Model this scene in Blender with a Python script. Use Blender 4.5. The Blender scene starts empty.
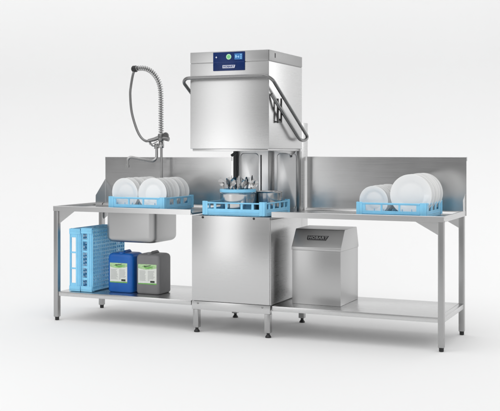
import bpy, bmesh, math, random
from mathutils import Vector, Matrix
random.seed(7)
PI = math.pi
sc = bpy.context.scene
C = sc.collection

# ------------------------------------------------------------------ materials
def new_mat(name):
    m = bpy.data.materials.new(name); m.use_nodes = True
    return m, m.node_tree, m.node_tree.nodes['Principled BSDF']

def steel(name, col=0.60, rough=0.28, scale=(2.5, 2.5, 420), var=0.035, bump=0.002, tint=(1, 1, 1)):
    m, nt, b = new_mat(name)
    N, L = nt.nodes, nt.links
    tc = N.new('ShaderNodeTexCoord'); mp = N.new('ShaderNodeMapping')
    mp.inputs['Scale'].default_value = scale
    nz = N.new('ShaderNodeTexNoise'); nz.inputs['Scale'].default_value = 1.0
    nz.inputs['Detail'].default_value = 4; nz.inputs['Roughness'].default_value = 0.6
    L.new(tc.outputs['Object'], mp.inputs['Vector']); L.new(mp.outputs[0], nz.inputs['Vector'])
    big = N.new('ShaderNodeTexNoise'); big.inputs['Scale'].default_value = 3.0; big.inputs['Detail'].default_value = 3
    L.new(tc.outputs['Object'], big.inputs['Vector'])
    mr = N.new('ShaderNodeMapRange')
    mr.inputs['From Min'].default_value = 0.3; mr.inputs['From Max'].default_value = 0.7
    mr.inputs['To Min'].default_value = rough - var; mr.inputs['To Max'].default_value = rough + var
    mx = N.new('ShaderNodeMath'); mx.operation = 'MULTIPLY_ADD'
    mx.inputs[1].default_value = 0.6
    m2 = N.new('ShaderNodeMath'); m2.operation = 'MULTIPLY'; m2.inputs[1].default_value = 0.4
    L.new(big.outputs[0], m2.inputs[0]); L.new(nz.outputs[0], mx.inputs[0]); L.new(m2.outputs[0], mx.inputs[2])
    L.new(mx.outputs[0], mr.inputs['Value']); L.new(mr.outputs[0], b.inputs['Roughness'])
    cr = N.new('ShaderNodeMapRange')
    cr.inputs['From Min'].default_value = 0.25; cr.inputs['From Max'].default_value = 0.75
    cr.inputs['To Min'].default_value = col * 0.985; cr.inputs['To Max'].default_value = col * 1.015
    L.new(nz.outputs[0], cr.inputs['Value'])
    cb = N.new('ShaderNodeCombineColor')
    for i, t in enumerate(tint):
        k = N.new('ShaderNodeMath'); k.operation = 'MULTIPLY'; k.inputs[1].default_value = t
        L.new(cr.outputs[0], k.inputs[0]); L.new(k.outputs[0], cb.inputs[i])
    L.new(cb.outputs[0], b.inputs['Base Color'])
    bp = N.new('ShaderNodeBump'); bp.inputs['Strength'].default_value = bump; bp.inputs['Distance'].default_value = 0.01
    L.new(nz.outputs[0], bp.inputs['Height'])
    if bump: L.new(bp.outputs[0], b.inputs['Normal'])
    b.inputs['Metallic'].default_value = 1.0
    return m

def plain(name, col, rough=0.4, metal=0.0, emit=0.0, var=0.05, scale=30, sss=0.0, spec=0.5, coat=0.0):
    m, nt, b = new_mat(name)
    N, L = nt.nodes, nt.links
    tc = N.new('ShaderNodeTexCoord')
    nz = N.new('ShaderNodeTexNoise'); nz.inputs['Scale'].default_value = scale; nz.inputs['Detail'].default_value = 3
    L.new(tc.outputs['Object'], nz.inputs['Vector'])
    cr = N.new('ShaderNodeValToRGB')
    cr.color_ramp.elements[0].position = 0.3; cr.color_ramp.elements[1].position = 0.7
    cr.color_ramp.elements[0].color = (*[c * (1 - var) for c in col], 1)
    cr.color_ramp.elements[1].color = (*[min(1, c * (1 + var)) for c in col], 1)
    L.new(nz.outputs[0], cr.inputs[0]); L.new(cr.outputs[0], b.inputs['Base Color'])
    mr = N.new('ShaderNodeMapRange')
    mr.inputs['To Min'].default_value = max(0.02, rough - 0.05); mr.inputs['To Max'].default_value = rough + 0.05
    L.new(nz.outputs[0], mr.inputs['Value']); L.new(mr.outputs[0], b.inputs['Roughness'])
    b.inputs['Metallic'].default_value = metal
    b.inputs['Specular IOR Level'].default_value = spec
    b.inputs['Coat Weight'].default_value = coat
    if sss:
        b.inputs['Subsurface Weight'].default_value = sss
        b.inputs['Subsurface Radius'].default_value = (0.02, 0.02, 0.02)
        b.inputs['Subsurface Scale'].default_value = 0.3
    if emit:
        b.inputs['Emission Color'].default_value = (*col, 1); b.inputs['Emission Strength'].default_value = emit
    return m

M = {}
M['steel'] = steel('brushed_steel', 0.61, 0.28, var=0.014, bump=0)
M['steel_wall'] = steel('backsplash_steel', 0.63, 0.24)
M['steel_deck'] = steel('deck_steel', 0.62, 0.27, scale=(2.5, 420, 420))
M['steel_satin'] = steel('satin_steel', 0.84, 0.34, var=0.02, bump=0)
M['steel_satin'].node_tree.nodes['Principled BSDF'].inputs['Metallic'].default_value = 0.85
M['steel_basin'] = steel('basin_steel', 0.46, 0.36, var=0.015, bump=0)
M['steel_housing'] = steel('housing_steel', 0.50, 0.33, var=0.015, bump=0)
M['steel_cover'] = steel('cover_steel', 0.52, 0.30, var=0.014, bump=0)
M['steel_leg'] = steel('leg_steel', 0.44, 0.33, scale=(260, 260, 2.5))
M['steel_dark'] = steel('dark_steel', 0.30, 0.30, scale=(80, 80, 1.5))
M['steel_tube'] = steel('handle_steel', 0.23, 0.22, scale=(20, 20, 20), var=0.04)
M['steel_black'] = steel('blackened_steel', 0.07, 0.30, scale=(20, 20, 20))
M['spring'] = steel('spring_steel', 0.48, 0.2, scale=(20, 20, 20), bump=0)
M['cutlery'] = steel('cutlery_steel', 0.5, 0.10, scale=(20, 20, 20), var=0.03, bump=0)
M['chrome'] = steel('polished_steel', 0.42, 0.14, scale=(20, 20, 20), var=0.03, bump=0.0)
M['pan'] = steel('pan_steel', 0.58, 0.20, scale=(1.5, 1.5, 90), var=0.05)
M['trim_grey'] = steel('grey_trim', 0.36, 0.45, scale=(2.5, 2.5, 300))
M['black'] = plain('black_plastic', (0.012, 0.012, 0.013), 0.4)
M['dark_gap'] = plain('dark_rubber', (0.03, 0.03, 0.032), 0.6)
M['cyan'] = plain('blue_rack_plastic', (0.26, 0.64, 0.90), 0.36, var=0.06, scale=14, sss=0.05)
M['blue_can'] = plain('blue_plastic', (0.003, 0.11, 0.44), 0.38, var=0.08, scale=9)
M['grey_can'] = plain('grey_plastic', (0.19, 0.19, 0.195), 0.45, var=0.06, scale=9)
M['white_cer'] = plain('white_porcelain', (0.90, 0.90, 0.895), 0.13, var=0.012, scale=6, coat=0.3)
M['panel_blue'] = plain('display_glass_blue', (0.004, 0.024, 0.125), 0.28, var=0.1, spec=0.25)
M['tile_blue'] = plain('tile_blue', (0.012, 0.15, 0.42), 0.2, emit=0.12)
M['green_lit'] = plain('lit_green', (0.16, 0.55, 0.20), 0.3, emit=0.15)
M['green_dim'] = plain('pale_green_lit', (0.42, 0.72, 0.45), 0.3, emit=0.12)
M['white_lit'] = plain('lit_white', (0.75, 0.80, 0.90), 0.3, emit=0.2)
M['white_plate'] = plain('white_nameplate', (0.72, 0.74, 0.85), 0.35)
M['ink_blue'] = plain('blue_ink', (0.02, 0.05, 0.20), 0.4)
M['paper'] = plain('label_paper', (0.74, 0.76, 0.72), 0.5, var=0.02)
M['paper_green'] = plain('label_green', (0.16, 0.42, 0.10), 0.5, var=0.15)
M['paper_pale'] = plain('label_pale_green', (0.42, 0.62, 0.33), 0.5, var=0.2, scale=60)
M['ink_grey'] = plain('ink_grey', (0.36, 0.37, 0.37), 0.6)
M['ink_black'] = plain('ink_black', (0.03, 0.04, 0.03), 0.6)
M['badge_dark'] = plain('badge_dark', (0.02, 0.02, 0.022), 0.35)
M['badge_letter'] = steel('badge_letters', 0.45, 0.35, scale=(40, 40, 40))
M['studio'] = plain('studio_white', (0.86, 0.86, 0.86), 0.85, var=0.0, spec=0.1)

# ------------------------------------------------------------------ mesh helper
class MB:
    def __init__(s): s.bm = bmesh.new()
    def merge(s, b2):
        me = bpy.data.meshes.new('t'); b2.to_mesh(me); b2.free(); s.bm.from_mesh(me); bpy.data.meshes.remove(me)
        return s
    def bev(s, b, amt, seg=2, ang=25):
        if amt:
            es = [e for e in b.edges if len(e.link_faces) == 2 and e.calc_face_angle(0) > math.radians(ang)]
            bmesh.ops.bevel(b, geom=es, offset=amt, segments=seg, affect='EDGES', profile=0.6, clamp_overlap=True)
    def box(s, x0, x1, y0, y1, z0, z1, bev=0.0015, seg=2, rot=None):
        b = bmesh.new(); bmesh.ops.create_cube(b, size=1)
        for v in b.verts:
            v.co = Vector(((x0 + x1) / 2 + v.co.x * (x1 - x0), (y0 + y1) / 2 + v.co.y * (y1 - y0), (z0 + z1) / 2 + v.co.z * (z1 - z0)))
        s.bev(b, bev, seg)
        if rot: bmesh.ops.transform(b, matrix=rot, verts=b.verts)
        return s.merge(b)
    def prism(s, poly, axis, a, b_, bev=0.0015, seg=2):
        """poly: 2D points. axis 'x': (y,z); 'y': (x,z); 'z': (x,y)"""
        b = bmesh.new()
        f3 = {'x': lambda p, t: (t, p[0], p[1]), 'y': lambda p, t: (p[0], t, p[1]), 'z': lambda p, t: (p[0], p[1], t)}[axis]
        v0 = [b.verts.new(f3(p, a)) for p in poly]; v1 = [b.verts.new(f3(p, b_)) for p in poly]
        n = len(poly)
        b.faces.new(v0); b.faces.new(v1[::-1])
        for i in range(n): b.faces.new((v0[i], v1[i], v1[(i + 1) % n], v0[(i + 1) % n]))
        bmesh.ops.recalc_face_normals(b, faces=b.faces)
        s.bev(b, bev, seg)
        return s.merge(b)
    def tube(s, pts, r, seg=14, cap=True, r1=None):
        pts = [Vector(p) for p in pts]; b = bmesh.new(); rings = []
        t0 = (pts[1] - pts[0]).normalized()
        up = Vector((0, 0, 1)) if abs(t0.z) < 0.9 else Vector((1, 0, 0))
        nrm = t0.cross(up).normalized(); prev = t0
        for i, p in enumerate(pts):
            t = (pts[min(i + 1, len(pts) - 1)] - pts[max(i - 1, 0)]).normalized()
            q = prev.rotation_difference(t); nrm = (q @ nrm).normalized(); prev = t
            bn = t.cross(nrm)
            rr = r if r1 is None else r + (r1 - r) * i / (len(pts) - 1)
            rings.append([b.verts.new(p + (nrm * math.cos(2 * PI * k / seg) + bn * math.sin(2 * PI * k / seg)) * rr) for k in range(seg)])
        for A, B in zip(rings, rings[1:]):
            for k in range(seg): b.faces.new((A[k], A[(k + 1) % seg], B[(k + 1) % seg], B[k]))
        if cap: b.faces.new(rings[0][::-1]); b.faces.new(rings[-1])
        bmesh.ops.recalc_face_normals(b, faces=b.faces)
        return s.merge(b)
    def lathe(s, prof, cen=(0, 0, 0), axis='z', seg=48):
        """prof: list of (r, h)"""
        b = bmesh.new(); rings = []
        cx, cy, cz = cen
        def P(r, h, a):
            u, v = r * math.cos(a), r * math.sin(a)
            if axis == 'z': return (cx + u, cy + v, cz + h)
            if axis == 'y': return (cx + u, cy + h, cz + v)
            return (cx + h, cy + u, cz + v)
        for r, h in prof:
            if r < 1e-6: rings.append([b.verts.new(P(0, h, 0))])
            else: rings.append([b.verts.new(P(r, h, 2 * PI * k / seg)) for k in range(seg)])
        for A, B in zip(rings, rings[1:]):
            for k in range(seg):
                k2 = (k + 1) % seg
                if len(A) == 1 and len(B) == 1: continue
                if len(A) == 1: b.faces.new((A[0], B[k], B[k2]))
                elif len(B) == 1: b.faces.new((A[k], A[k2], B[0]))
                else: b.faces.new((A[k], A[k2], B[k2], B[k]))
        bmesh.ops.recalc_face_normals(b, faces=b.faces)
        return s.merge(b)
    def rings(s, loops, cap0=True, cap1=True):
        b = bmesh.new(); rr = [[b.verts.new(p) for p in lp] for lp in loops]; n = len(loops[0])
        for A, B in zip(rr, rr[1:]):
            for k in range(n): b.faces.new((A[k], A[(k + 1) % n], B[(k + 1) % n], B[k]))
        if cap0: b.faces.new(rr[0][::-1])
        if cap1: b.faces.new(rr[-1])
        bmesh.ops.recalc_face_normals(b, faces=b.faces)
        return s.merge(b)
    def holed(s, us, vs, holes, th, place, bev=0.0015):
        """plate with rectangular holes: us, vs grid breaks; holes set of (i,j); place maps (u,v,w) to a point"""
        b = bmesh.new(); V = {}
        def g(i, j, w):
            if (i, j, w) not in V: V[(i, j, w)] = b.verts.new(place(us[i], vs[j], w * th))
            return V[(i, j, w)]
        nu, nv = len(us) - 1, len(vs) - 1
        solid = lambda i, j: 0 <= i < nu and 0 <= j < nv and (i, j) not in holes
        for i in range(nu):
            for j in range(nv):
                if not solid(i, j): continue
                for w in (0, 1): b.faces.new([g(i, j, w), g(i + 1, j, w), g(i + 1, j + 1, w), g(i, j + 1, w)])
                for di, dj, a, c in ((-1, 0, (0, 0), (0, 1)), (1, 0, (1, 0), (1, 1)), (0, -1, (0, 0), (1, 0)), (0, 1, (0, 1), (1, 1))):
                    if not solid(i + di, j + dj):
                        b.faces.new([g(i + a[0], j + a[1], 0), g(i + c[0], j + c[1], 0), g(i + c[0], j + c[1], 1), g(i + a[0], j + a[1], 1)])
        bmesh.ops.recalc_face_normals(b, faces=b.faces)
        s.bev(b, bev, 2)
        return s.merge(b)
    def xform(s, mat):
        bmesh.ops.transform(s.bm, matrix=mat, verts=s.bm.verts); return s
    def build(s, name, mat, parent=None, ang=32, origin=None):
        o0 = Vector(origin) if origin else Vector((0, 0, 0))
        if parent is not None:
            r = parent
            while r.parent: r = r.parent
            o0 = Vector(r['_org']) if '_org' in r else o0
        for v in s.bm.verts: v.co -= o0
        me = bpy.data.meshes.new(name); s.bm.to_mesh(me); s.bm.free()
        me.materials.append(M[mat] if isinstance(mat, str) else mat)
        me.shade_smooth(); me.set_sharp_from_angle(angle=math.radians(ang))
        o = bpy.data.objects.new(name, me); C.objects.link(o)
        if parent is not None: o.parent = parent
        else: o.location = o0
        return o

def tag(o, label, cat, group=None):
    o['label'] = label; o['category'] = cat
    if group: o['group'] = group
    return o
def thing(name, label, cat, loc, group=None):
    o = bpy.data.objects.new(name, None); C.objects.link(o)
    o.location = loc; o['_org'] = list(loc); o.empty_display_size = 0.1
    return tag(o, label, cat, group)
def copy_thing(src, loc, rot=(0, 0, 0)):
    r = src.copy(); C.objects.link(r); r.location = loc; r.rotation_euler = rot
    for ch in src.children:
        c = ch.copy(); C.objects.link(c); c.parent = r
        for g in ch.children:
            d = g.copy(); C.objects.link(d); d.parent = c
    return r

def fillet(pts, r, n=8):
    pts = [Vector(p) for p in pts]; out = [pts[0]]
    for i in range(1, len(pts) - 1):
        a, p, b = pts[i - 1], pts[i], pts[i + 1]
        d1, d2 = (a - p).normalized(), (b - p).normalized()
        ang = d1.angle(d2); rr = r[i - 1] if isinstance(r, (list, tuple)) else r
        t = min(rr / math.tan(ang / 2), 0.49 * (a - p).length, 0.49 * (b - p).length)
        rr = t * math.tan(ang / 2)
        c = p + (d1 + d2).normalized() * (rr / math.sin(ang / 2))
        s0, s1 = p + d1 * t - c, p + d2 * t - c
        th = s0.angle(s1); ax = s0.cross(s1).normalized()
        for k in range(n + 1): out.append(c + Matrix.Rotation(th * k / n, 3, ax) @ s0)
    out.append(pts[-1]); return out
def spline(pts, n=10):
    P = [Vector(p) for p in pts]; P = [P[0] * 2 - P[1]] + P + [P[-1] * 2 - P[-2]]; out = []
    for i in range(1, len(P) - 2):
        p0, p1, p2, p3 = P[i - 1:i + 3]
        for k in range(n):
            t = k / n
            out.append(0.5 * ((2 * p1) + (p2 - p0) * t + (2 * p0 - 5 * p1 + 4 * p2 - p3) * t * t + (3 * p1 - p0 - 3 * p2 + p3) * t ** 3))
    out.append(P[-2]); return out
def rrect(x0, x1, y0, y1, r, z, n=6):
    out = []
    for cx, cy, a0 in ((x1 - r, y1 - r, 0), (x0 + r, y1 - r, PI / 2), (x0 + r, y0 + r, PI), (x1 - r, y0 + r, 1.5 * PI)):
        for k in range(n + 1):
            a = a0 + PI / 2 * k / n; out.append((cx + r * math.cos(a), cy + r * math.sin(a), z))
    return out
def letters(text, size, depth, mat, bold, mtx, name, parent, sx=1.0):
    cu = bpy.data.curves.new('txt', 'FONT'); cu.body = text; cu.size = size; cu.extrude = depth
    cu.offset = bold; cu.align_x = 'CENTER'; cu.align_y = 'CENTER'; cu.resolution_u = 3; cu.space_character = 1.08
    t = bpy.data.objects.new('txt', cu); C.objects.link(t)
    dg = bpy.context.evaluated_depsgraph_get(); dg.update()
    me = bpy.data.meshes.new_from_object(t.evaluated_get(dg)); bpy.data.objects.remove(t); bpy.data.curves.remove(cu)
    mb = MB(); mb.bm.from_mesh(me); bpy.data.meshes.remove(me)
    mb.xform(mtx @ Matrix.Diagonal((sx, 1, 1, 1)))
    return mb.build(name, mat, parent)

# ------------------------------------------------------------------ setting: seamless studio sweep
prof = [(-14, 0)]
R, YW = 2.4, 5.2
prof.append((YW - R, 0))
for k in range(1, 25):
    a = PI / 2 * k / 24; prof.append((YW - R + R * math.sin(a), R - R * math.cos(a)))
prof.append((YW, 9))
b = bmesh.new(); XS = [-16, 16]
cols = [[b.verts.new((x, y, z)) for y, z in prof] for x in XS]
for k in range(len(prof) - 1): b.faces.new((cols[0][k], cols[1][k], cols[1][k + 1], cols[0][k + 1]))
mb = MB(); mb.merge(b); fl = mb.build('floor', 'studio'); fl['kind'] = 'structure'

# ------------------------------------------------------------------ constants from the photograph (metres)
DECK, RIM = 0.888, 0.913
YF, YB = 0.036, 0.757
LX0, LX1 = -1.8816, -0.650
RX0, RX1 = 0.004, 1.256

def leg(parent, x0, x1, y0, y1, ztop, zfoot=0.028, mat='steel_leg', flare=False):
    mb = MB(); mb.box(x0, x1, y0, y1, zfoot, ztop, 0.003)
    l = mb.build('leg', mat, parent)
    cx, cy = (x0 + x1) / 2, (y0 + y1) / 2
    f = MB()
    if flare:
        f.lathe([(0, zfoot + .004), (0.012, zfoot + .004), (0.012, zfoot - .006), (0.011, zfoot - .012), (0.019, .012), (0.022, .008), (0.022, 0.001), (0, 0.001)], (cx, cy, 0), seg=24)
    else:
        f.lathe([(0, zfoot + .002), (0.0185, zfoot + .002), (0.0185, zfoot - .004), (0.0165, zfoot - .006), (0.0165, 0.004), (0.015, 0.001), (0, 0.001)], (cx, cy, 0), seg=24)
    f.build('foot', 'black', l)
    return l

def backsplash(parent, x0, x1, cheek, ch_side, up=0.0):
    mb = MB(); zt = 1.300 + up
    # sheet with a folded return along its top
    mb.prism([(YB, 0.874), (YB, zt - .003), (YB + .003, zt), (YB + .030, zt), (YB + .030, zt - .028), (YB + .0275, zt - .028), (YB + .0275, zt - .003), (YB + .0045, zt - .003), (YB + .0025, zt - .006), (YB + .0025, 0.874)], 'x', x0, x1, 0)
    for xa in (x0 - .0012, x1):
        mb.box(xa, xa + .0012, YB, YB + .030, zt - .030, zt - .0005, 0)
    o = mb.build('backsplash', 'steel_wall', parent)
    mb = MB(); cx = ch_side
    mb.prism(cheek, 'x', cx, cx + 0.0025, 0.0004, 1)
    mb.build('end_cheek', 'steel_wall', parent)
    mb = MB()      # coved upstand at the foot of the backsplash
    pts = [(0.690, DECK)]
    mb.prism([(0.706, DECK + .001), (0.712, DECK + .010), (0.722, DECK + .017), (YB - .0005, DECK + .020), (YB - .0005, DECK + .001)], 'x', x0 + .004, x1 - .004, 0.0)
    mb.build('rear_upstand', 'steel_deck', parent)

# ------------------------------------------------------------------ sink table
tl = thing('sink_table', 'long stainless steel table with sink basin, backsplash and undershelf on the left', 'table', (LX0, YF, 0))
SX0, SX1, SY0, SY1, SZ = -1.465, -1.021, 0.140, 0.545, 0.632
b = bmesh.new()
outer = [(LX0 + .021, YF + .021), (LX1, YF + .021), (LX1, YB), (LX0 + .021, YB)]
ov = [b.verts.new((x, y, DECK)) for x, y in outer]
iv = [b.verts.new(p) for p in rrect(SX0 + .012, SX1 - .012, SY0 + .012, SY1 - .012, 0.05, DECK)]
es = [b.edges.new((L_[i], L_[(i + 1) % len(L_)])) for L_ in (ov, iv) for i in range(len(L_))]
bmesh.ops.triangle_fill(b, use_beauty=True, edges=es)
bmesh.ops.recalc_face_normals(b, faces=b.faces)
if b.faces[0].normal.z < 0: bmesh.ops.reverse_faces(b, faces=b.faces)
mb = MB(); mb.merge(b)
mb.build('deck', 'steel_deck', tl)
mb = MB()   # folded rim: front and left end, sloping down inside
mb.prism([(YF, 0.873), (YF, RIM - .003), (YF + .003, RIM), (YF + .013, RIM), (YF + .0212, DECK + .001), (YF + .0212, DECK - .004), (YF + .010, DECK - .004), (YF + .010, 0.873)], 'x', LX0, LX1, 0)
mb.prism([(LX0, 0.873), (LX0, RIM - .003), (LX0 + .003, RIM - .0005), (LX0 + .013, RIM - .0005), (LX0 + .0212, DECK + .001), (LX0 + .0212, DECK - .004), (LX0 + .010, DECK - .004), (LX0 + .010, 0.873)], 'y', YF + .0215, YB, 0)
mb.box(LX1 - .004, LX1, YF + .0215, YB, 0.873, DECK - .0005, 0)
mb.build('rim', 'steel', tl)
# basin
mb = MB()
lo = [rrect(SX0, SX1, SY0, SY1, 0.055, z) for z in (DECK - .001, SZ + .05)]
for k in range(1, 7):
    a = PI / 2 * k / 6; ins = 0.045 * (1 - math.cos(a)); z = SZ + .045 * (1 - math.sin(a))
    lo.append(rrect(SX0 + ins, SX1 - ins, SY0 + ins, SY1 - ins, 0.055 - ins * .5, z))
li = [rrect(SX0 + .003, SX1 - .003, SY0 + .003, SY1 - .003, 0.053, z) for z in (DECK - .001, SZ + .05)]
for k in range(1, 7):
    a = PI / 2 * k / 6; ins = 0.003 + 0.045 * (1 - math.cos(a)); z = SZ + .003 + .045 * (1 - math.sin(a))
    li.append(rrect(SX0 + ins, SX1 - ins, SY0 + ins, SY1 - ins, 0.055 - ins * .5, z))
mb.rings(lo[::-1] + li, True, True)
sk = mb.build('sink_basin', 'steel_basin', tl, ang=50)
mb = MB(); mb.lathe([(0, SZ + .004), (0.03, SZ + .004), (0.038, SZ + .006), (0.042, SZ + .0035)], ((SX0 + SX1) / 2, (SY0 + SY1) / 2, 0), seg=32)
mb.build('drain', 'chrome', sk)
backsplash(tl, LX0 + .036, LX1 - .002, [(0.605, DECK + .001), (0.605, 0.976), (YB - .001, 1.110), (YB - .001, DECK + .001)], LX0 + .0335, 0.0)
leg(tl, LX0 + .002, LX0 + .042, YF + .003, YF + .043, 0.8725)
leg(tl, LX0 + .002, LX0 + .042, 0.703, 0.743, 0.8725)
for yy in (YF + .016, 0.722):
    mb = MB(); mb.prism([(LX0 + .0425, 0.8725), (LX0 + .19, 0.8725), (LX0 + .0425, 0.768)], 'y', yy, yy + .003, 0)
    mb.build('gusset', 'steel', tl)
mb = MB()
mb.box(LX0 + .0425, LX1 - .002, YF + .010, 0.738, 0.196, 0.232, 0.003)
mb.build('undershelf', 'steel_deck', tl)

# ------------------------------------------------------------------ clean-side table
tr = thing('outlet_table', 'long stainless steel table with backsplash and low shelf on the right', 'table', (RX1, YF, 0))
mb = MB(); mb.box(RX0, RX1 - .0215, YF + .0215, YB - .0005, DECK - .003, DECK, 0)
mb.build('deck', 'steel_deck', tr)
mb = MB()
mb.prism([(YF, 0.873), (YF, RIM - .003), (YF + .003, RIM), (YF + .013, RIM), (YF + .0212, DECK + .001), (YF + .0212, DECK - .004), (YF + .010, DECK - .004), (YF + .010, 0.873)], 'x', RX0, RX1, 0)
mb.prism([(RX1, 0.873), (RX1, RIM - .003), (RX1 - .003, RIM - .0005), (RX1 - .013, RIM - .0005), (RX1 - .0212, DECK + .001), (RX1 - .0212, DECK - .004), (RX1 - .010, DECK - .004), (RX1 - .010, 0.873)], 'y', YF + .0215, YB + .03, 0)
mb.build('rim', 'steel', tr)
backsplash(tr, RX0 + .006, RX1 + .005, [(0.672, RIM - .003), (0.672, 0.990), (YB - .001, 1.036), (YB - .001, RIM - .003)], RX1 - .0035, 0.008)
leg(tr, RX1 - .042, RX1 - .002, YF + .003, YF + .043, 0.8725)
leg(tr, RX1 - .042, RX1 - .002, 0.703, 0.743, 0.8725)
for yy in (YF + .016, 0.722):
    mb = MB(); mb.prism([(RX1 - .0425, 0.8725), (RX1 - .200, 0.8725), (RX1 - .0425, 0.785)], 'y', yy, yy + .003, 0)
    mb.build('gusset', 'steel', tr)
mb = MB(); mb.box(RX0, RX1 - .0425, YF + .010, 0.738, 0.194, 0.231, 0.003)
mb.box(RX1 - .0425, RX1 - .004, YF + .050, 0.700, 0.1945, 0.2305, 0.003)
mb.build('undershelf', 'steel_deck', tr)

# ------------------------------------------------------------------ hood dishwasher
HX0, HX1, HY1, HZ0, HZ1, HZT = -0.635, 0.0, 0.670, 1.368, 2.001, 2.084
dw = thing('hood_dishwasher', 'tall stainless steel hood type dishwasher with raised hood and blue control panel', 'dishwasher', (-0.3175, 0.03, 0))
# hood: open-bottomed shell
mb = MB()
mb.box(HX0, HX1, 0.0, HY1, HZ0, HZ1, 0.005, 3)
hood = mb.build('hood', 'steel', dw)
mb = MB(); mb.box(HX0 + .004, HX1 - .004, 0.004, HY1 - .004, HZ1 - .004, HZ1 + .006, 0); mb.build('seam', 'steel_dark', hood)
mb = MB(); mb.box(HX0 + .012, HX1 - .014, 0.014, HY1 - .012, HZ0 - .017, HZ0 + .002, 0.003)
mb.build('lower_lip', 'steel', hood)
mb = MB(); mb.box(HX0, HX1 - .006, 0.0, HY1, HZ1 + .003, HZT, 0.004, 3)
top = mb.build('top_cover', 'steel_cover', dw)
mb = MB(); mb.box(HX1 - .0058, HX1 + .001, 0.006, HY1 - .002, HZ1 + .003, HZT - .001, 0.002, 2)
st = mb.build('side_trim', 'trim_grey', top)
mb = MB(); mb.box(HX1 + .0005, HX1 + .003, 0.108, 0.120, 2.032, 2.066, 0.001); mb.build('vent_slot', 'dark_gap', st)
# control panel
mb = MB(); mb.box(-0.444, -0.189, -0.006, 0.0005, 1.940, 2.077, 0.003)
cp = mb.build('control_panel', 'panel_blue', dw)
mb = MB(); mb.box(-0.442, -0.191, -0.0066, -0.0058, 2.0005, 2.0025, 0); mb.build('divider', 'ink_blue', cp)
def flat(poly, y0, y1, mat, name, parent):
    m_ = MB(); m_.prism(poly, 'y', y0, y1, 0); return m_.build(name, mat, parent)
def disc(cx, cz, r, n=32): return [(cx + r * math.cos(2 * PI * k / n), cz + r * math.sin(2 * PI * k / n)) for k in range(n)]
star = []
for k in range(8):
    r_ = 0.008 if k % 2 == 0 else 0.0035
    star.append((-0.417 + r_ * math.cos(PI / 2 + k * PI / 4), 2.040 + r_ * math.sin(PI / 2 + k * PI / 4)))
flat(star, -0.0072, -0.0055, 'white_lit', 'star_key', cp)
gb = flat(disc(-0.3165, 2.041, 0.0205), -0.0072, -0.0055, 'green_dim', 'start_key', cp)
flat(disc(-0.3165, 2.041, 0.0125), -0.0078, -0.0071, 'green_lit', 'start_symbol', gb)
M['icon'] = plain('icon_pale_blue', (0.30, 0.58, 0.85), 0.3, emit=0.12)
sq = flat([(-0.270, 2.019), (-0.207, 2.019), (-0.207, 2.063), (-0.270, 2.063)], -0.0072, -0.0055, 'tile_blue', 'screen', cp)
for x0, x1, z0, z1 in ((-.263, -.253, 2.032, 2.052), (-.253, -.241, 2.037, 2.041), (-.241, -.233, 2.032, 2.046), (-.222, -.214, 2.050, 2.058), (-.222, -.214, 2.037, 2.045), (-.222, -.214, 2.024, 2.032)):
    flat([(x0, z0), (x1, z0), (x1, z1), (x0, z1)], -0.0077, -0.0071, 'icon', 'screen_icon', sq)
npl = flat([(-.366, 1.9585), (-.270, 1.9585), (-.2645, 1.9805), (-.366, 1.9805)], -0.0075, -0.0055, 'white_plate', 'nameplate', cp)
RX = Matrix.Rotation(PI / 2, 4, 'X')
letters('HOBART', 0.0195, 0.0004, 'ink_blue', 0.0007, Matrix.Translation((-0.3165, -0.0078, 1.9692)) @ RX, 'lettering', npl, 1.1)

# lifting handle: one bent tube round the front and down both sides
hp = []
low = [(0.013, 0.012, 1.762), (0.036, 0.120, 1.664), (0.042, 0.478, 1.455)]
bend = [(0.042, 0.510, 1.442), (0.042, 0.555, 1.434), (0.042, 0.605, 1.433), (0.042, 0.645, 1.441), (0.042, 0.668, 1.456), (0.042, 0.660, 1.474)]
high = [(0.042, 0.630, 1.490), (0.042, -0.030, 1.862), (0.005, -0.062, 1.890)]
mir = lambda p: (-0.635 - p[0], p[1], p[2])
fl_r = fillet([low[0], low[1], low[2]], 0.10)
arc = spline([low[2]] + bend + [high[0]], 6)
fl_h = fillet([high[0], high[1], high[2], mir(high[2]), mir(high[1]), mir(high[0])], [0.075, 0.09, 0.09, 0.075])
lowL = [mir(p) for p in ((0.013, 0.160, 1.664), (0.036, 0.230, 1.600), low[2])]
path = fl_r + arc[1:-1] + fl_h + [Vector(mir(p)) for p in arc[1:-1]][::-1] + fillet(lowL, 0.10)[::-1]
mb = MB(); mb.tube(path, 0.0125, 16)
hd = mb.build('handle', 'steel_tube', dw, ang=60)
for sx in (1, -1):
    mb = MB()
    X_ = lambda x: x if sx == 1 else -0.635 - x
    def bx(x0, x1, *a):
        x0, x1 = sorted((X_(x0), X_(x1))); mb.box(x0, x1, *a, 0.002)
    bx(0.012, 0.022, 0.118, 0.136, 1.556, 1.734)
    bx(0.012, 0.022, 0.186, 0.200, 1.560, 1.740)
    bx(0.0105, 0.0205, 0.130, 0.192, 1.560, 1.572)
    bx(0.001, 0.0125, 0.120, 0.134, 1.700, 1.714); bx(0.001, 0.0125, 0.187, 0.199, 1.575, 1.589)
    mb.build('handle_bracket', 'steel_black', dw)

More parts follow.
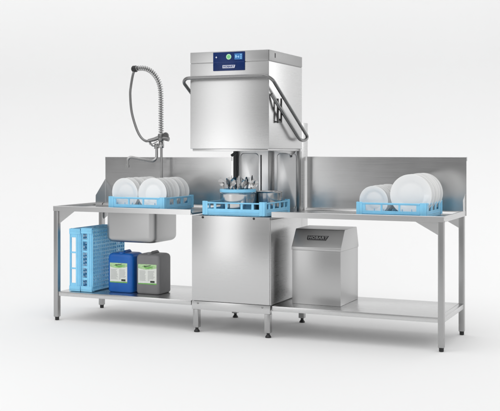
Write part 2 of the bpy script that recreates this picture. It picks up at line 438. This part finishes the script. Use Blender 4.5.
# rear column and wash chamber back wall
mb = MB(); mb.box(-0.570, -0.002, 0.672, 0.803, 0.18, 1.572, 0.004)
mb.build('rear_column', 'steel', dw)
mb = MB(); mb.box(-0.575, -0.004, 0.655, 0.6715, 0.868, 1.3675, 0.002)
bw = mb.build('chamber_wall', 'steel_satin', dw)
def emb(x0, x1, z0, z1):
    m_ = MB(); lo_ = []
    for d, y in ((0, 0.6552), (0.003, 0.6515), (0.006, 0.650)):
        lo_.append([(p[0], y, p[1]) for p in rrect(x0 + d, x1 - d, z0 + d, z1 - d, 0.03, 0)])
    m_.rings(lo_, False, True); m_.build('chamber_panel', 'steel_satin', bw, ang=50)
emb(-0.52, -0.36, 0.90, 1.335); emb(-0.205, -0.04, 0.90, 1.335)
for x0, x1, y0, y1, mt in ((-0.571, -0.543, 0.625, 0.654, 'dark_gap'), (-0.272, -0.236, 0.632, 0.6545, 'steel_dark'), (-0.026, 0.000, 0.620, 0.6545, 'steel_dark')):
    mb = MB(); mb.box(x0, x1, y0, y1, 0.872, 1.349, 0.003); mb.build('hood_guide', mt, dw)
mb = MB(); mb.box(-0.345, -0.338, 0.648, 0.6545, 0.90, 1.32, 0.0015); mb.build('guide_rod', 'dark_gap', bw)
mb = MB()   # bracket hanging under the hood at the right and the nozzle at the left
mb.prism([(0.20, 1.3505), (0.62, 1.3505), (0.60, 1.335), (0.555, 1.322), (0.535, 1.300), (0.515, 1.300), (0.50, 1.325), (0.42, 1.338)], 'x', -0.040, -0.034, 0.001)
mb.build('hood_bracket', 'steel', dw)
mb = MB(); mb.lathe([(0, 0), (0.008, 0), (0.008, 0.008), (0, 0.008)], (-0.034, 0.52, 1.312), 'x', 16); mb.build('screw', 'black', dw)
mb = MB(); mb.tube(fillet([(-0.47, 0.45, 1.353), (-0.47, 0.45, 1.335), (-0.505, 0.45, 1.315)], 0.01), 0.011, 10); mb.build('latch', 'black', dw)
# wash arm in the chamber floor
mb = MB(); mb.box(-0.55, -0.08, 0.27, 0.31, 0.856, 0.866, 0.004); mb.build('wash_arm', 'chrome', dw)

# base cabinet
mb = MB(); mb.box(HX0 - .001, -0.008, 0.028, 0.040, 0.2375, 0.8715, 0.003)
fp = mb.build('front_panel', 'steel', dw)
for sx in (-0.545, -0.131):
    mb = MB(); mb.lathe([(0, -0.006), (0.006, -0.0055), (0.0085, -0.003), (0.009, 0.0005)], (sx, 0.028, 0.860), 'y', 20); mb.build('screw', 'black', fp)
mb = MB(); mb.box(HX0 + .003, -0.0012, 0.0405, 0.668, 0.236, 0.853, 0.002)
mb.build('body', 'steel', dw)
mb = MB()
mb.box(HX0 + .003, -0.002, 0.041, 0.060, 0.8535, 0.8712, 0.002); mb.box(HX0 + .003, -0.002, 0.645, 0.654, 0.8535, 0.8712, 0.002)
mb.box(HX0 + .003, HX0 + .030, 0.0605, 0.6445, 0.8535, 0.8710, 0.002); mb.box(-0.029, -0.002, 0.0605, 0.6445, 0.8535, 0.8710, 0.002)
mb.build('rack_rail', 'steel_dark', dw)
mb = MB(); mb.box(HX0 - .001, -0.004, 0.026, 0.066, 0.172, 0.2345, 0.003); mb.box(HX0 + .02, -0.02, 0.0665, 0.76, 0.185, 0.2340, 0.003)
bf = mb.build('base_frame', 'steel', dw)
for sx in (-0.585, -0.063):
    mb = MB(); mb.lathe([(0, -0.004), (0.005, -0.0038), (0.0075, -0.002), (0.008, 0.0005)], (sx, 0.026, 0.2195), 'y', 20); mb.build('screw', 'steel_dark', bf)
for cx in (-0.605, -0.027):
    for cy in (0.050, 0.742):
        leg(dw, cx - .022, cx + .022, cy - .022, cy + .022, 0.1715 if cy < .1 else 0.1840, 0.036, 'steel_leg', True)

# ------------------------------------------------------------------ dish racks
RK = 0.49
def make_rack(kind, label, group):
    t = thing('dish_rack', label, 'dish rack', (0, 0, 0), group)
    H = 0.104
    if kind == 'three':
        us = [0, .062, .171, .184, .298, .311, .424, RK]; hs = {(1, 1), (3, 1), (5, 1)}; vs = [0.012, .048, .090, H]
        us2 = [0, .085, .165, .205, .285, .325, .405, RK]
    else:
        us = [0, .033, .087, .107, .180, .197, .302, .318, .388, .406, .457, RK]; hs = {(i, 1) for i in (1, 3, 5, 7, 9)}; vs = [0.012, .052, .090, H - .004]
        us2 = us
    T = 0.009
    ends = (('front', us, lambda u, v, w: (u, w, v)), ('back', us, lambda u, v, w: (u, RK - w, v)),
            ('left', us2, lambda u, v, w: (w, T + .0005 + u * (RK - 2 * T - .001) / RK, v)), ('right', us2, lambda u, v, w: (RK - w, T + .0005 + u * (RK - 2 * T - .001) / RK, v)))
    for nm, U, pl in ends:
        m_ = MB(); m_.holed(U, vs, hs, T, pl, 0.0018)
        w_ = m_.build('side_wall', 'cyan', t)
    # corner blocks, top ledge and bottom band
    for cx in (0, RK):
        for cy in (0, RK):
            m_ = MB(); s = 1 if cx == 0 else -1; q = 1 if cy == 0 else -1
            for (a0, a1, b0, b1) in ((-.003, .040, -.003, -.0003), (-.003, -.0003, -.0001, .040)):
                xs = sorted((cx + s * a0, cx + s * a1)); ys = sorted((cy + q * b0, cy + q * b1))
                m_.box(xs[0], xs[1], ys[0], ys[1], 0.006, H + .004, 0.001, 1)
            xs = sorted((cx + s * .012, cx + s * .020)); ys = sorted((cy + q * -.0055, cy + q * -.0028)); m_.box(*xs, *ys, .012, H, 0.001, 1)
            xs = sorted((cx + s * -.0055, cx + s * -.0028)); ys = sorted((cy + q * .012, cy + q * .020)); m_.box(*xs, *ys, .012, H, 0.001, 1)
            m_.build('corner_post', 'cyan', t)
    m_ = MB()
    for (x0, x1, y0, y1) in ((.041, RK - .041, -.004, -.0004), (.041, RK - .041, RK + .0004, RK + .004), (-.004, -.0004, .041, RK - .041), (RK + .0004, RK + .004, .041, RK - .041)):
        m_.box(x0, x1, y0, y1, 0.026, 0.031, 0.001, 1)
        m_.box(x0, x1, y0, y1, 0.095 - (0 if kind == 'three' else .004), 0.1035 - (0 if kind == 'three' else .004), 0.001, 1)
    m_.build('ledge', 'cyan', t)
    m_ = MB()
    n = 17
    for k in range(n):
        p = .012 + (RK - .024) * k / (n - 1); wd = .0065 if k % 4 == 0 else .0045
        m_.box(p - wd, p + wd, T, RK - T, 0.001, 0.013, 0)
        m_.box(T, RK - T, p - wd, p + wd, 0.0022, 0.0118, 0)
    for k in range(6):      # diagonal webs
        a = Matrix.Translation((RK / 2, RK / 2, 0)) @ Matrix.Rotation(PI / 4, 4, 'Z') @ Matrix.Translation((-RK / 2, -RK / 2, 0))
        p = RK * (.05 + .18 * k); L_ = RK * (0.62 - abs(k - 2.5) * .18)
        m_.box(p - .002, p + .002, RK / 2 - L_, RK / 2 + L_, 0.003, 0.0112, 0, rot=a)
    if kind == 'three':
        for i in range(7):
            for j in range(9):
                px, py = .045 + i * .0667, .055 + j * .047
                m_.tube([(px, py, .010), (px, py, .060)], .0032, 6, True, .0022)
    else:
        for p in (.166, .332):
            m_.box(p - .0015, p + .0015, T, RK - T, .0125, .030, 0); m_.box(T, RK - T, p - .0015, p + .0015, .0128, .0292, 0)
    m_.build('base_grid', 'cyan', t)
    return t
GR = 'blue plastic dish racks'
rackA = make_rack('three', 'light blue rack full of plates standing over the sink', GR)
rackA.location = (-1.392, 0.084, DECK + .001)
r2 = copy_thing(rackA, (0.630, 0.088, DECK + .001)); r2['label'] = 'light blue rack with small and large plates on the right table'
rackB = make_rack('five', 'light blue rack with pots and cutlery inside the open dishwasher', GR)
rackB.location = (-0.553, 0.046, 0.8725); rackB.scale = (1.015, 1.015, 1)
ROT = (0, -PI / 2, 0)
# standing on edge: local z points to -X
r3 = copy_thing(rackA, (-1.655, 0.088, 0.2385), ROT); r3['label'] = 'empty blue rack on edge on the undershelf, nearest the table leg'
r4 = copy_thing(rackB, (-1.548, 0.092, 0.2385), ROT); r4['label'] = 'empty blue rack on edge on the undershelf, beside the blue canister'

# ------------------------------------------------------------------ plates
def plate_mesh(R_):
    m_ = MB(); k = R_ / 0.12
    # axis y, front (eating side) faces -y
    prof_ = [(0, 0.002), (.060 * k, 0.002), (.070 * k, 0.0014), (.080 * k, -.0030), (.089 * k, -.0068), (.104 * k, -.0115), (.117 * k, -.016), (.1195 * k, -.0163), (.120 * k, -.0150),
             (.1185 * k, -.0128), (.106 * k, -.0080), (.090 * k, -.0030), (.080 * k, .0030), (.072 * k, .0065), (.066 * k, .0068), (.064 * k, .0085), (.060 * k, .0085), (.058 * k, .0062), (0, .0060)]
    m_.lathe(prof_, (0, 0, 0), 'y', 72)
    o = m_.build('dinner_plate', 'white_cer', None, ang=60)
    return o
ORD = ['front', 'second', 'third', 'fourth', 'fifth', 'sixth', 'seventh', 'eighth', 'ninth', 'rearmost']
def plate_row(proto, first, cx, y0, pitch, n, R_, zb, size, side, where, group, tilt=6):
    for i in range(n):
        o = proto if (i == 0 and first) else proto.copy()
        if not (i == 0 and first): C.objects.link(o)
        o.location = (cx + random.uniform(-.001, .001), y0 + pitch * i, zb + R_)
        o.rotation_euler = (math.radians(-tilt + random.uniform(-.5, .5)), random.uniform(-3, 3), math.radians(random.uniform(-.8, .8)))
        word = ORD[i] if i < n - 1 else 'rearmost'
        if i in (0, n - 1): lab = f'{word} {size} white plate in the {side} row of the rack {where}'
        else: lab = f'{size} white plate, {word} from the front, {side} row of the rack {where}'
        tag(o, lab, 'plate', group)
pm = plate_mesh(0.121)
plate_row(pm, True, -1.034, 0.150, 0.0545, 8, 0.121, 0.900, 'round', 'right', 'over the sink', 'plates in the rack over the sink')
plate_row(pm, False, -1.277, 0.150, 0.0545, 8, 0.121, 0.900, 'round', 'left', 'over the sink', 'plates in the rack over the sink')
pl_ = plate_mesh(0.144)
plate_row(pl_, True, 1.000, 0.160, 0.043, 10, 0.144, 0.905, 'large', 'right', 'on the right table', 'large plates in the right rack')
ps = plate_mesh(0.105)
plate_row(ps, True, 0.736, 0.160, 0.043, 10, 0.105, 0.900, 'small', 'left', 'on the right table', 'small plates in the right rack')

# ------------------------------------------------------------------ pots, cutlery holder and cutlery in the dishwasher
def pot(label, cx, cy, R_, h):
    t = thing('steel_pot', label, 'pot', (cx, cy, 0.8865), 'steel pots in the dishwasher rack')
    m_ = MB()
    m_.lathe([(0, 0), (R_ - .012, 0), (R_ - .004, .004), (R_, .014), (R_, h - .010), (R_ + .001, h - .004), (R_ + .006, h - .001), (R_ + .0065, h + .001), (R_ + .004, h + .003), (R_ - .001, h + .001),
              (R_ - .003, h - .006), (R_ - .003, .014), (R_ - .012, .004), (0, .003)], (cx, cy, 0.8865), seg=64)
    m_.build('pot_body', 'pan', t, ang=50)
    return t
pot('wide brushed steel pot at the front of the dishwasher rack', -0.336, 0.200, 0.132, 0.152)
pot('steel pot on the right of the dishwasher rack, partly hidden by the wide pot', -0.185, 0.415, 0.112, 0.156)
PCX, PCY, BZ1 = -0.336, 0.200, 1.068
cb = thing('cutlery_basket', 'light blue round cutlery basket set into the wide pot in the dishwasher', 'cutlery basket', (PCX, PCY, 0.8995))
m_ = MB()
m_.lathe([(0, 0.8995), (.108, 0.8995), (.112, 0.9035), (.116, 1.0425), (.113, 1.0425), (.109, 0.906), (0, 0.904)], (PCX, PCY, 0), seg=48)
m_.build('basket_body', 'cyan', cb)
m_ = MB()
m_.lathe([(.1165, 1.0432), (.133, 1.0432), (.136, 1.046), (.136, BZ1 - .002), (.133, BZ1), (.1165, BZ1), (.1135, BZ1 - .002), (.1135, 1.046), (.1165, 1.0432)], (PCX, PCY, 0), seg=64)
m_.build('basket_rim', 'cyan', cb)
m_ = MB()
for k in (-1, 1):
    m_.box(PCX - .1125, PCX + .1125, PCY - .002 + k * .035, PCY + .002 + k * .035, 0.9045, 1.040, 0)
m_.xform(Matrix.Identity(4)); m_.build('divider', 'cyan', cb)

def strip(m_, rows):
    """rows: (z, halfwidth, y, halfthick)"""
    m_.rings([[(-w, y - t, z), (w, y - t, z), (w, y + t, z), (-w, y + t, z)] for z, w, y, t in rows])
def cutlery(kind):
    m_ = MB()
    strip(m_, [(0, .009, 0, .001), (.03, .010, 0, .0012), (.09, .005, .001, .0014), (.125, .004, .002, .0014), (.14, .006, .002, .0012)])
    if kind == 'spoon':
        lo_ = []
        for k in range(9):
            a = k / 8; z = .138 + .058 * a; w = .021 * math.sqrt(max(0.03, 1 - (2 * a - 1) ** 2)) ; d = .007 * (1 - (2 * a - 1) ** 2)
            pts = [(-w, .002, z), (-w * .6, .002 + d * .8, z), (0, .002 + d, z), (w * .6, .002 + d * .8, z), (w, .002, z), (w * .6, .0008 + d * .8, z), (0, .0006 + d, z), (-w * .6, .0008 + d * .8, z)]
            lo_.append(pts)
        m_.rings(lo_)
    elif kind == 'fork':
        strip(m_, [(.139, .006, .002, .001), (.15, .012, .004, .001), (.160, .0125, .005, .001)])
        for k in range(4):
            x = -.0102 + k * .0068
            m_.rings([[(x - w, y - .0008, z), (x + w, y - .0008, z), (x + w, y + .0008, z), (x - w, y + .0008, z)] for z, w, y in ((.1595, .0023, .005), (.185, .0019, .004), (.200, .0009, .001))])
    else:
        strip(m_, [(.139, .008, .002, .001), (.16, .0105, .002, .0008), (.20, .010, .002, .0007), (.218, .004, .002, .0005)])
    return m_.build(kind, 'cutlery', None, ang=40)
protos = {k: cutlery(k) for k in ('spoon', 'fork', 'table_knife')}
used = set(); kinds = ['fork', 'spoon', 'spoon', 'table_knife', 'fork', 'spoon', 'fork', 'spoon', 'table_knife', 'fork', 'spoon', 'fork', 'spoon', 'fork', 'spoon', 'table_knife', 'fork', 'spoon', 'spoon', 'fork', 'spoon', 'fork', 'table_knife', 'spoon', 'fork', 'spoon']
nk = len(kinds)
NAMEK = {'spoon': 'spoon', 'fork': 'fork', 'table_knife': 'knife'}
seq = {'spoon': 0, 'fork': 0, 'table_knife': 0}; tot = {k: kinds.count(k) for k in seq}
WORDS = ['first', 'second', 'third', 'fourth', 'fifth', 'sixth', 'seventh', 'eighth', 'ninth', 'tenth', 'eleventh', 'twelfth', 'thirteenth']
for i, k in enumerate(kinds):
    o = protos[k] if k not in used else protos[k].copy()
    if k in used: C.objects.link(o)
    used.add(k)
    f = (i + .5) / nk; x = PCX + (2 * f - 1) * .096; hy = math.sqrt(.098 ** 2 - (x - PCX) ** 2); y = PCY + hy * (((i * 7) % 5) / 2.5 - .8)
    lean = (f - .5) * 46 + random.uniform(-5, 5)
    if i == 0: lean = -30
    o.location = (x, y, BZ1 - .115 + random.uniform(-.012, .012))
    o.rotation_euler = (math.radians(random.uniform(-8, 8)), math.radians(lean), random.uniform(-.9, .9))
    seq[k] += 1; j = seq[k]
    w = 'leftmost' if j == 1 else ('rightmost' if j == tot[k] else WORDS[j - 1])
    nm = NAMEK[k]
    tag(o, f'{w} steel {nm} standing in the blue cutlery basket' if w in ('leftmost', 'rightmost') else f'{w} steel {nm} from the left in the blue cutlery basket', nm, 'cutlery in the blue basket')

# ------------------------------------------------------------------ canisters
def canister(label, x0, w, y0, d, h, mat, z0, la, lb):
    t = thing('canister', label, 'canister', (x0 + w / 2, y0 + d / 2, z0), 'plastic canisters on the undershelf')
    x1, y1 = x0 + w, y0 + d
    m_ = MB(); lo_ = []
    for ins, z, r in ((.020, 0, .022), (.009, .002, .025), (.003, .008, .027), (0, .018, .028), (0, h * .86, .028), (.003, h * .905, .028), (.010, h * .938, .028), (.022, h * .958, .027), (.040, h * .965, .025)):
        lo_.append(rrect(x0 + ins, x1 - ins, y0 + ins * .9, y1 - ins * .9, r, z0 + z))
    m_.rings(lo_); body = m_.build('body', mat, t, ang=60)
    m_ = MB(); zt = z0 + h * .962
    m_.tube(fillet([(x0 + w * .5, y0 + d * .30, zt - .004), (x0 + w * .5, y0 + d * .40, zt + .006), (x0 + w * .5, y1 - d * .22, zt + .007), (x0 + w * .5, y1 - d * .12, zt - .01)], .015), .0125, 12)
    m_.build('handle', mat, t, ang=60)
    m_ = MB(); m_.lathe([(0, .008), (.022, .008), (.025, .006), (.025, -.004)], (x0 + w * .5, y0 + d * .2, zt), seg=28)
    m_.build('cap', mat, t)
    # label on the front
    lx0, lx1, lz0, lz1 = x0 + w * la, x0 + w * lb, z0 + .078, z0 + .234
    m_ = MB(); m_.box(lx0, lx1, y0 - .0010, y0 + .0005, lz0, lz1, 0)
    lab = m_.build('paper_label', 'paper', t)
    W, Hh = lx1 - lx0, lz1 - lz0
    P = lambda u, v: (lx0 + u * W, lz0 + v * Hh)
    def fl_(poly, mt, nm, k=1): flat([P(u, v) for u, v in poly], y0 - .0010 - .0004 * k, y0 - .0008 - .0004 * (k - 1), mt, nm, lab)
    fl_([(0.0, 0), (1, 0), (1, .07), (0, .05)], 'paper_green', 'green_band')
    fl_([(0.0, .80), (.15, .76), (.40, .73), (.7, .75), (1, .82), (1, 1), (.0, 1)], 'paper_pale', 'leaf_print')
    fl_([(.20, .90), (.38, .80), (.55, .78), (.85, .84), (.70, .86), (.92, .92), (.62, .90), (.50, .86), (.38, .88)], 'paper_green', 'swoosh', 2)
    fl_([(.30, .93), (.34, .87), (.50, .89), (.66, .93), (.72, .97), (.55, .94), (.42, .92)], 'ink_black', 'script_writing', 3)
    m2 = MB()
    for c0, c1 in ((.06, .47), (.53, .94)):
        for r_ in range(11):
            v = .66 - r_ * .048; e = c1 - random.uniform(0, .12)
            if c0 > .5 and v < .24: e = min(e, .62)
            a, b_ = P(c0, v), P(e, v + .018)
            m2.box(a[0], b_[0], y0 - .0014, y0 - .0009, a[1], b_[1], 0)
    m2.build('small_print', 'ink_grey', lab)
    fl_([(.66, .09), (.90, .09), (.90, .19), (.66, .19)], 'ink_black', 'hazard_mark')
    return t
canister('blue plastic canister with green and white label, under the sink', -1.463, 0.226, 0.175, 0.195, 0.322, 'blue_can', 0.2325, .105, .805)
canister('grey plastic canister with green and white label, beside the blue one', -1.208, 0.212, 0.180, 0.200, 0.325, 'grey_can', 0.2325, .11, .88)

# ------------------------------------------------------------------ steel housing on the right shelf
cab = thing('steel_housing', 'stainless steel box with sloped lid and dark nameplate on the right shelf', 'housing', (0.279, 0.22, 0.2315))
CX0, CX1 = 0.092, 0.467
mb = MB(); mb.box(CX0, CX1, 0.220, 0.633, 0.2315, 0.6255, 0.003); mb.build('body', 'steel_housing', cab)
mb = MB()
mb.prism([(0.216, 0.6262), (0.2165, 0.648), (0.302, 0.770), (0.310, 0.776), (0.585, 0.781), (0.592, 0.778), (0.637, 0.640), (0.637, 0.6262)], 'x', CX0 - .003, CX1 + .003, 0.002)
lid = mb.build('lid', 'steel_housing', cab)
# slope frame: normal in yz
a0, a1 = Vector((0.2165, 0.648)), Vector((0.302, 0.770)); dd = (a1 - a0); ang = math.atan2(dd.y, dd.x)
mid = a0 + dd * 0.55
Ms = Matrix.Translation((0.277, mid.x, mid.y)) @ Matrix.Rotation(ang, 4, 'X')
m_ = MB(); m_.prism([(-.075, -.020), (.066, -.020), (.082, .020), (-.082, .020), (-.082, -.013)], 'z', -.001, .0025, 0.0008, 1)
m_.xform(Ms); bd = m_.build('nameplate', 'badge_dark', lid)
m_ = MB()
for poly in ([(-.070, -.0175), (.0640, -.0175), (.0640, -.0160), (-.070, -.0160)], [(-.078, .0160), (.0770, .0160), (.0775, .0175), (-.078, .0175)]):
    m_.prism(poly, 'z', .002, .0030, 0)
m_.xform(Ms); m_.build('nameplate_border', 'badge_letter', bd)
letters('HOBART', 0.031, 0.0005, 'badge_letter', 0.0007, Ms @ Matrix.Translation((0, 0, .0029)), 'lettering', bd, 1.14)

# ------------------------------------------------------------------ pre-rinse spray tap
fy = 0.655
tap = thing('spray_tap', 'tall pre-rinse spray tap with coil spring hose behind the sink', 'tap', (-1.238, fy, DECK))
def V(x, z, dy=0): return (x, fy + dy, z)
mb = MB(); mb.lathe([(0.034, DECK + .001), (0.034, DECK + .008), (0.026, DECK + .016), (0.018, DECK + .022), (0.018, DECK + .06), (0.014, DECK + .065)], (-1.238, fy, 0), seg=28)
mb.build('base_flange', 'chrome', tap)
mb = MB(); mb.tube([V(-1.238, DECK + .02), V(-1.239, 1.20), V(-1.240, 1.405)], 0.0115, 16); mb.build('riser_pipe', 'chrome', tap)
mb = MB(); mb.lathe([(0, -.03), (.020, -.03), (.023, -.024), (.023, .024), (.020, .03), (0, .03)], V(-1.240, 1.405), seg=24)
mb.tube([V(-1.24, 1.395), V(-1.285, 1.393)], 0.014, 14); mb.lathe([(0, -.022), (.019, -.022), (.019, .022), (0, .022)], V(-1.287, 1.390), seg=20)
mb.build('manifold', 'chrome', tap)
# swivel spout
mb = MB(); mb.tube(fillet([V(-1.283, 1.385, -.002), V(-1.276, 1.258, -.015), V(-1.462, 1.304, -.170), V(-1.462, 1.225, -.170)], [.045, .028]), 0.0125, 16)
sp = mb.build('spout', 'chrome', tap, ang=60)
mb = MB(); mb.lathe([(0.0105, 0), (.0155, 0), (.0155, .026), (.0125, .028)], V(-1.462, 1.214, -.170), seg=20); mb.build('aerator', 'chrome', sp)
# hose inside the spring
core = spline([V(-1.241, 1.425), V(-1.243, 1.62), V(-1.246, 1.84), V(-1.270, 1.935), V(-1.325, 2.005), V(-1.395, 2.040), V(-1.480, 2.043)], 14)
mb = MB(); mb.tube(core, 0.0085, 12); mb.build('inner_hose', 'steel_dark', tap, ang=60)
# coil
def resample(pts, n):
    d = [0]
    for a, b_ in zip(pts, pts[1:]): d.append(d[-1] + (b_ - a).length)
    out = []; j = 0
    for k in range(n):
        s = d[-1] * k / (n - 1)
        while j < len(pts) - 2 and d[j + 1] < s: j += 1
        t = (s - d[j]) / max(1e-9, d[j + 1] - d[j]); out.append(pts[j].lerp(pts[j + 1], min(1, max(0, t))))
    return out, d[-1]
N_ = 1000; turns = 40
cp_, Ltot = resample(core, N_)
hel = []; nrm = Vector((0, 1, 0))
for k, p in enumerate(cp_):
    t = (cp_[min(k + 1, N_ - 1)] - cp_[max(k - 1, 0)]).normalized()
    bn = t.cross(nrm).normalized(); a = 2 * PI * turns * k / (N_ - 1)
    hel.append(p + (nrm * math.cos(a) + bn * math.sin(a)) * 0.0195)
mb = MB(); mb.tube(hel, 0.0042, 8); mb.build('coil_spring', 'spring', tap, ang=80)
mb = MB(); mb.lathe([(0, -.026), (.020, -.026), (.027, -.018), (.028, .012), (.022, .024), (0, .026)], V(-1.492, 2.040), 'x', 24)
mb.build('hose_elbow', 'black', tap)
hose = spline([V(-1.497, 2.030), V(-1.506, 1.985, -.012), V(-1.517, 1.90, -.022), V(-1.517, 1.819, -.035), V(-1.497, 1.676, -.045), V(-1.448, 1.542, -.055), V(-1.402, 1.467, -.06), V(-1.355, 1.434, -.06), V(-1.315, 1.437, -.06)], 12)
mb = MB(); mb.tube(hose, 0.0105, 12); mb.build('hose', 'steel_tube', tap, ang=60)
# spray valve with trigger, hung on the riser
mb = MB(); mb.tube([V(-1.330, 1.435, -.06), V(-1.28, 1.446, -.052), V(-1.225, 1.466, -.042)], 0.014, 14, True, 0.018)
mb.lathe([(0, -.03), (.022, -.03), (.026, -.02), (.026, .02), (.022, .03), (0, .03)], V(-1.222, 1.463, -.040), 'z', 24)
mb.tube([V(-1.225, 1.462, -.042), V(-1.180, 1.452, -.040), V(-1.150, 1.447, -.040)], 0.014, 14, True, 0.019)
mb.lathe([(0, -.008), (.026, -.008), (.030, 0), (.026, .010), (0, .010)], V(-1.178, 1.475, -.040), 'y', 24)
sv = mb.build('spray_valve', 'steel_tube', tap, ang=50)
mb = MB(); mb.tube(fillet([V(-1.322, 1.424, -.06), V(-1.315, 1.398, -.06), V(-1.250, 1.430, -.048)], .01), 0.0042, 8); mb.build('trigger', 'chrome', sv)
mb = MB(); mb.tube(fillet([V(-1.318, 1.432, -.055), V(-1.312, 1.393, -.03), V(-1.28, 1.392, 0)], .015), 0.006, 10); mb.build('hook', 'chrome', tap)

for o in sc.objects:
    if '_org' in o: del o['_org']

# ------------------------------------------------------------------ camera
cam = bpy.data.cameras.new('camera'); co = bpy.data.objects.new('camera', cam); C.objects.link(co)
F, YAW = 992.97, 0.4143
co.location = (2.7474, -6.587, 1.3653); co.rotation_euler = (PI / 2, 0, YAW)
cam.sensor_fit = 'HORIZONTAL'; cam.sensor_width = 36; cam.lens = F / 500 * 36
cam.shift_y = -(205.5 - 149.18) / 500; cam.clip_end = 200
sc.camera = co

# ------------------------------------------------------------------ light
w = bpy.data.worlds.new('World'); sc.world = w; w.use_nodes = True
nt = w.node_tree; N, L = nt.nodes, nt.links
bg = N['Background']
tc = N.new('ShaderNodeTexCoord')
def lobe(d, lo, hi, amp):
    d = Vector(d).normalized()
    dp = N.new('ShaderNodeVectorMath'); dp.operation = 'DOT_PRODUCT'; dp.inputs[1].default_value = d
    L.new(tc.outputs['Generated'], dp.inputs[0])
    mr = N.new('ShaderNodeMapRange'); mr.interpolation_type = 'SMOOTHSTEP'
    mr.inputs['From Min'].default_value = lo; mr.inputs['From Max'].default_value = hi
    mr.inputs['To Min'].default_value = 0; mr.inputs['To Max'].default_value = amp
    L.new(dp.outputs['Value'], mr.inputs['Value']); return mr.outputs[0]
def add(a, b_):
    m_ = N.new('ShaderNodeMath'); m_.operation = 'ADD'
    for i, q in enumerate((a, b_)):
        if isinstance(q, (int, float)): m_.inputs[i].default_value = q
        else: L.new(q, m_.inputs[i])
    return m_.outputs[0]
AMB = 0.665
val = add(AMB, lobe((0, -0.58, 0.81), 0.55, 0.95, 0.64))
val = add(val, lobe((0, 0, 1), 0.3, 1.0, 0.30))
val = add(val, lobe((-0.33, -1, 0.0), 0.80, 0.985, -0.58))
L.new(val, bg.inputs['Strength']); bg.inputs['Color'].default_value = (1, 1, 1, 1)

def area(name, loc, tgt, sx, sy, power):
    l = bpy.data.lights.new(name, 'AREA'); l.shape = 'RECTANGLE'; l.size = sx; l.size_y = sy; l.energy = power
    o = bpy.data.objects.new(name, l); C.objects.link(o); o.location = loc
    o.rotation_euler = (Vector(tgt) - Vector(loc)).to_track_quat('-Z', 'Y').to_euler(); return o
for bx_ in (-7.5, -3.5, 0.5, 4.5):
    bl = area('backdrop_light', (bx_, 3.0, 5.2), (bx_, YW, 4.0), 3.6, 0.6, 9.5); bl.data.spread = math.radians(115)
area('softbox', (-2.5, -4.2, 1.7), (-0.8, 0.4, 1.2), 1.35, 3.0, 21)
area('added_side_fill', (2.7, 3.9, 2.5), (0.0, 0.3, 1.75), 1.6, 1.6, 11)  # added fill lamp out of frame, only to brighten the hood's right side

# ------------------------------------------------------------------ render look
vs_ = sc.view_settings; sc.display_settings.display_device = 'sRGB'
vs_.view_transform = 'Standard'; vs_.look = 'None'; vs_.gamma = 1; vs_.exposure = 0; vs_.use_curve_mapping = False
sc.cycles.max_bounces = 8; sc.cycles.use_denoising = True
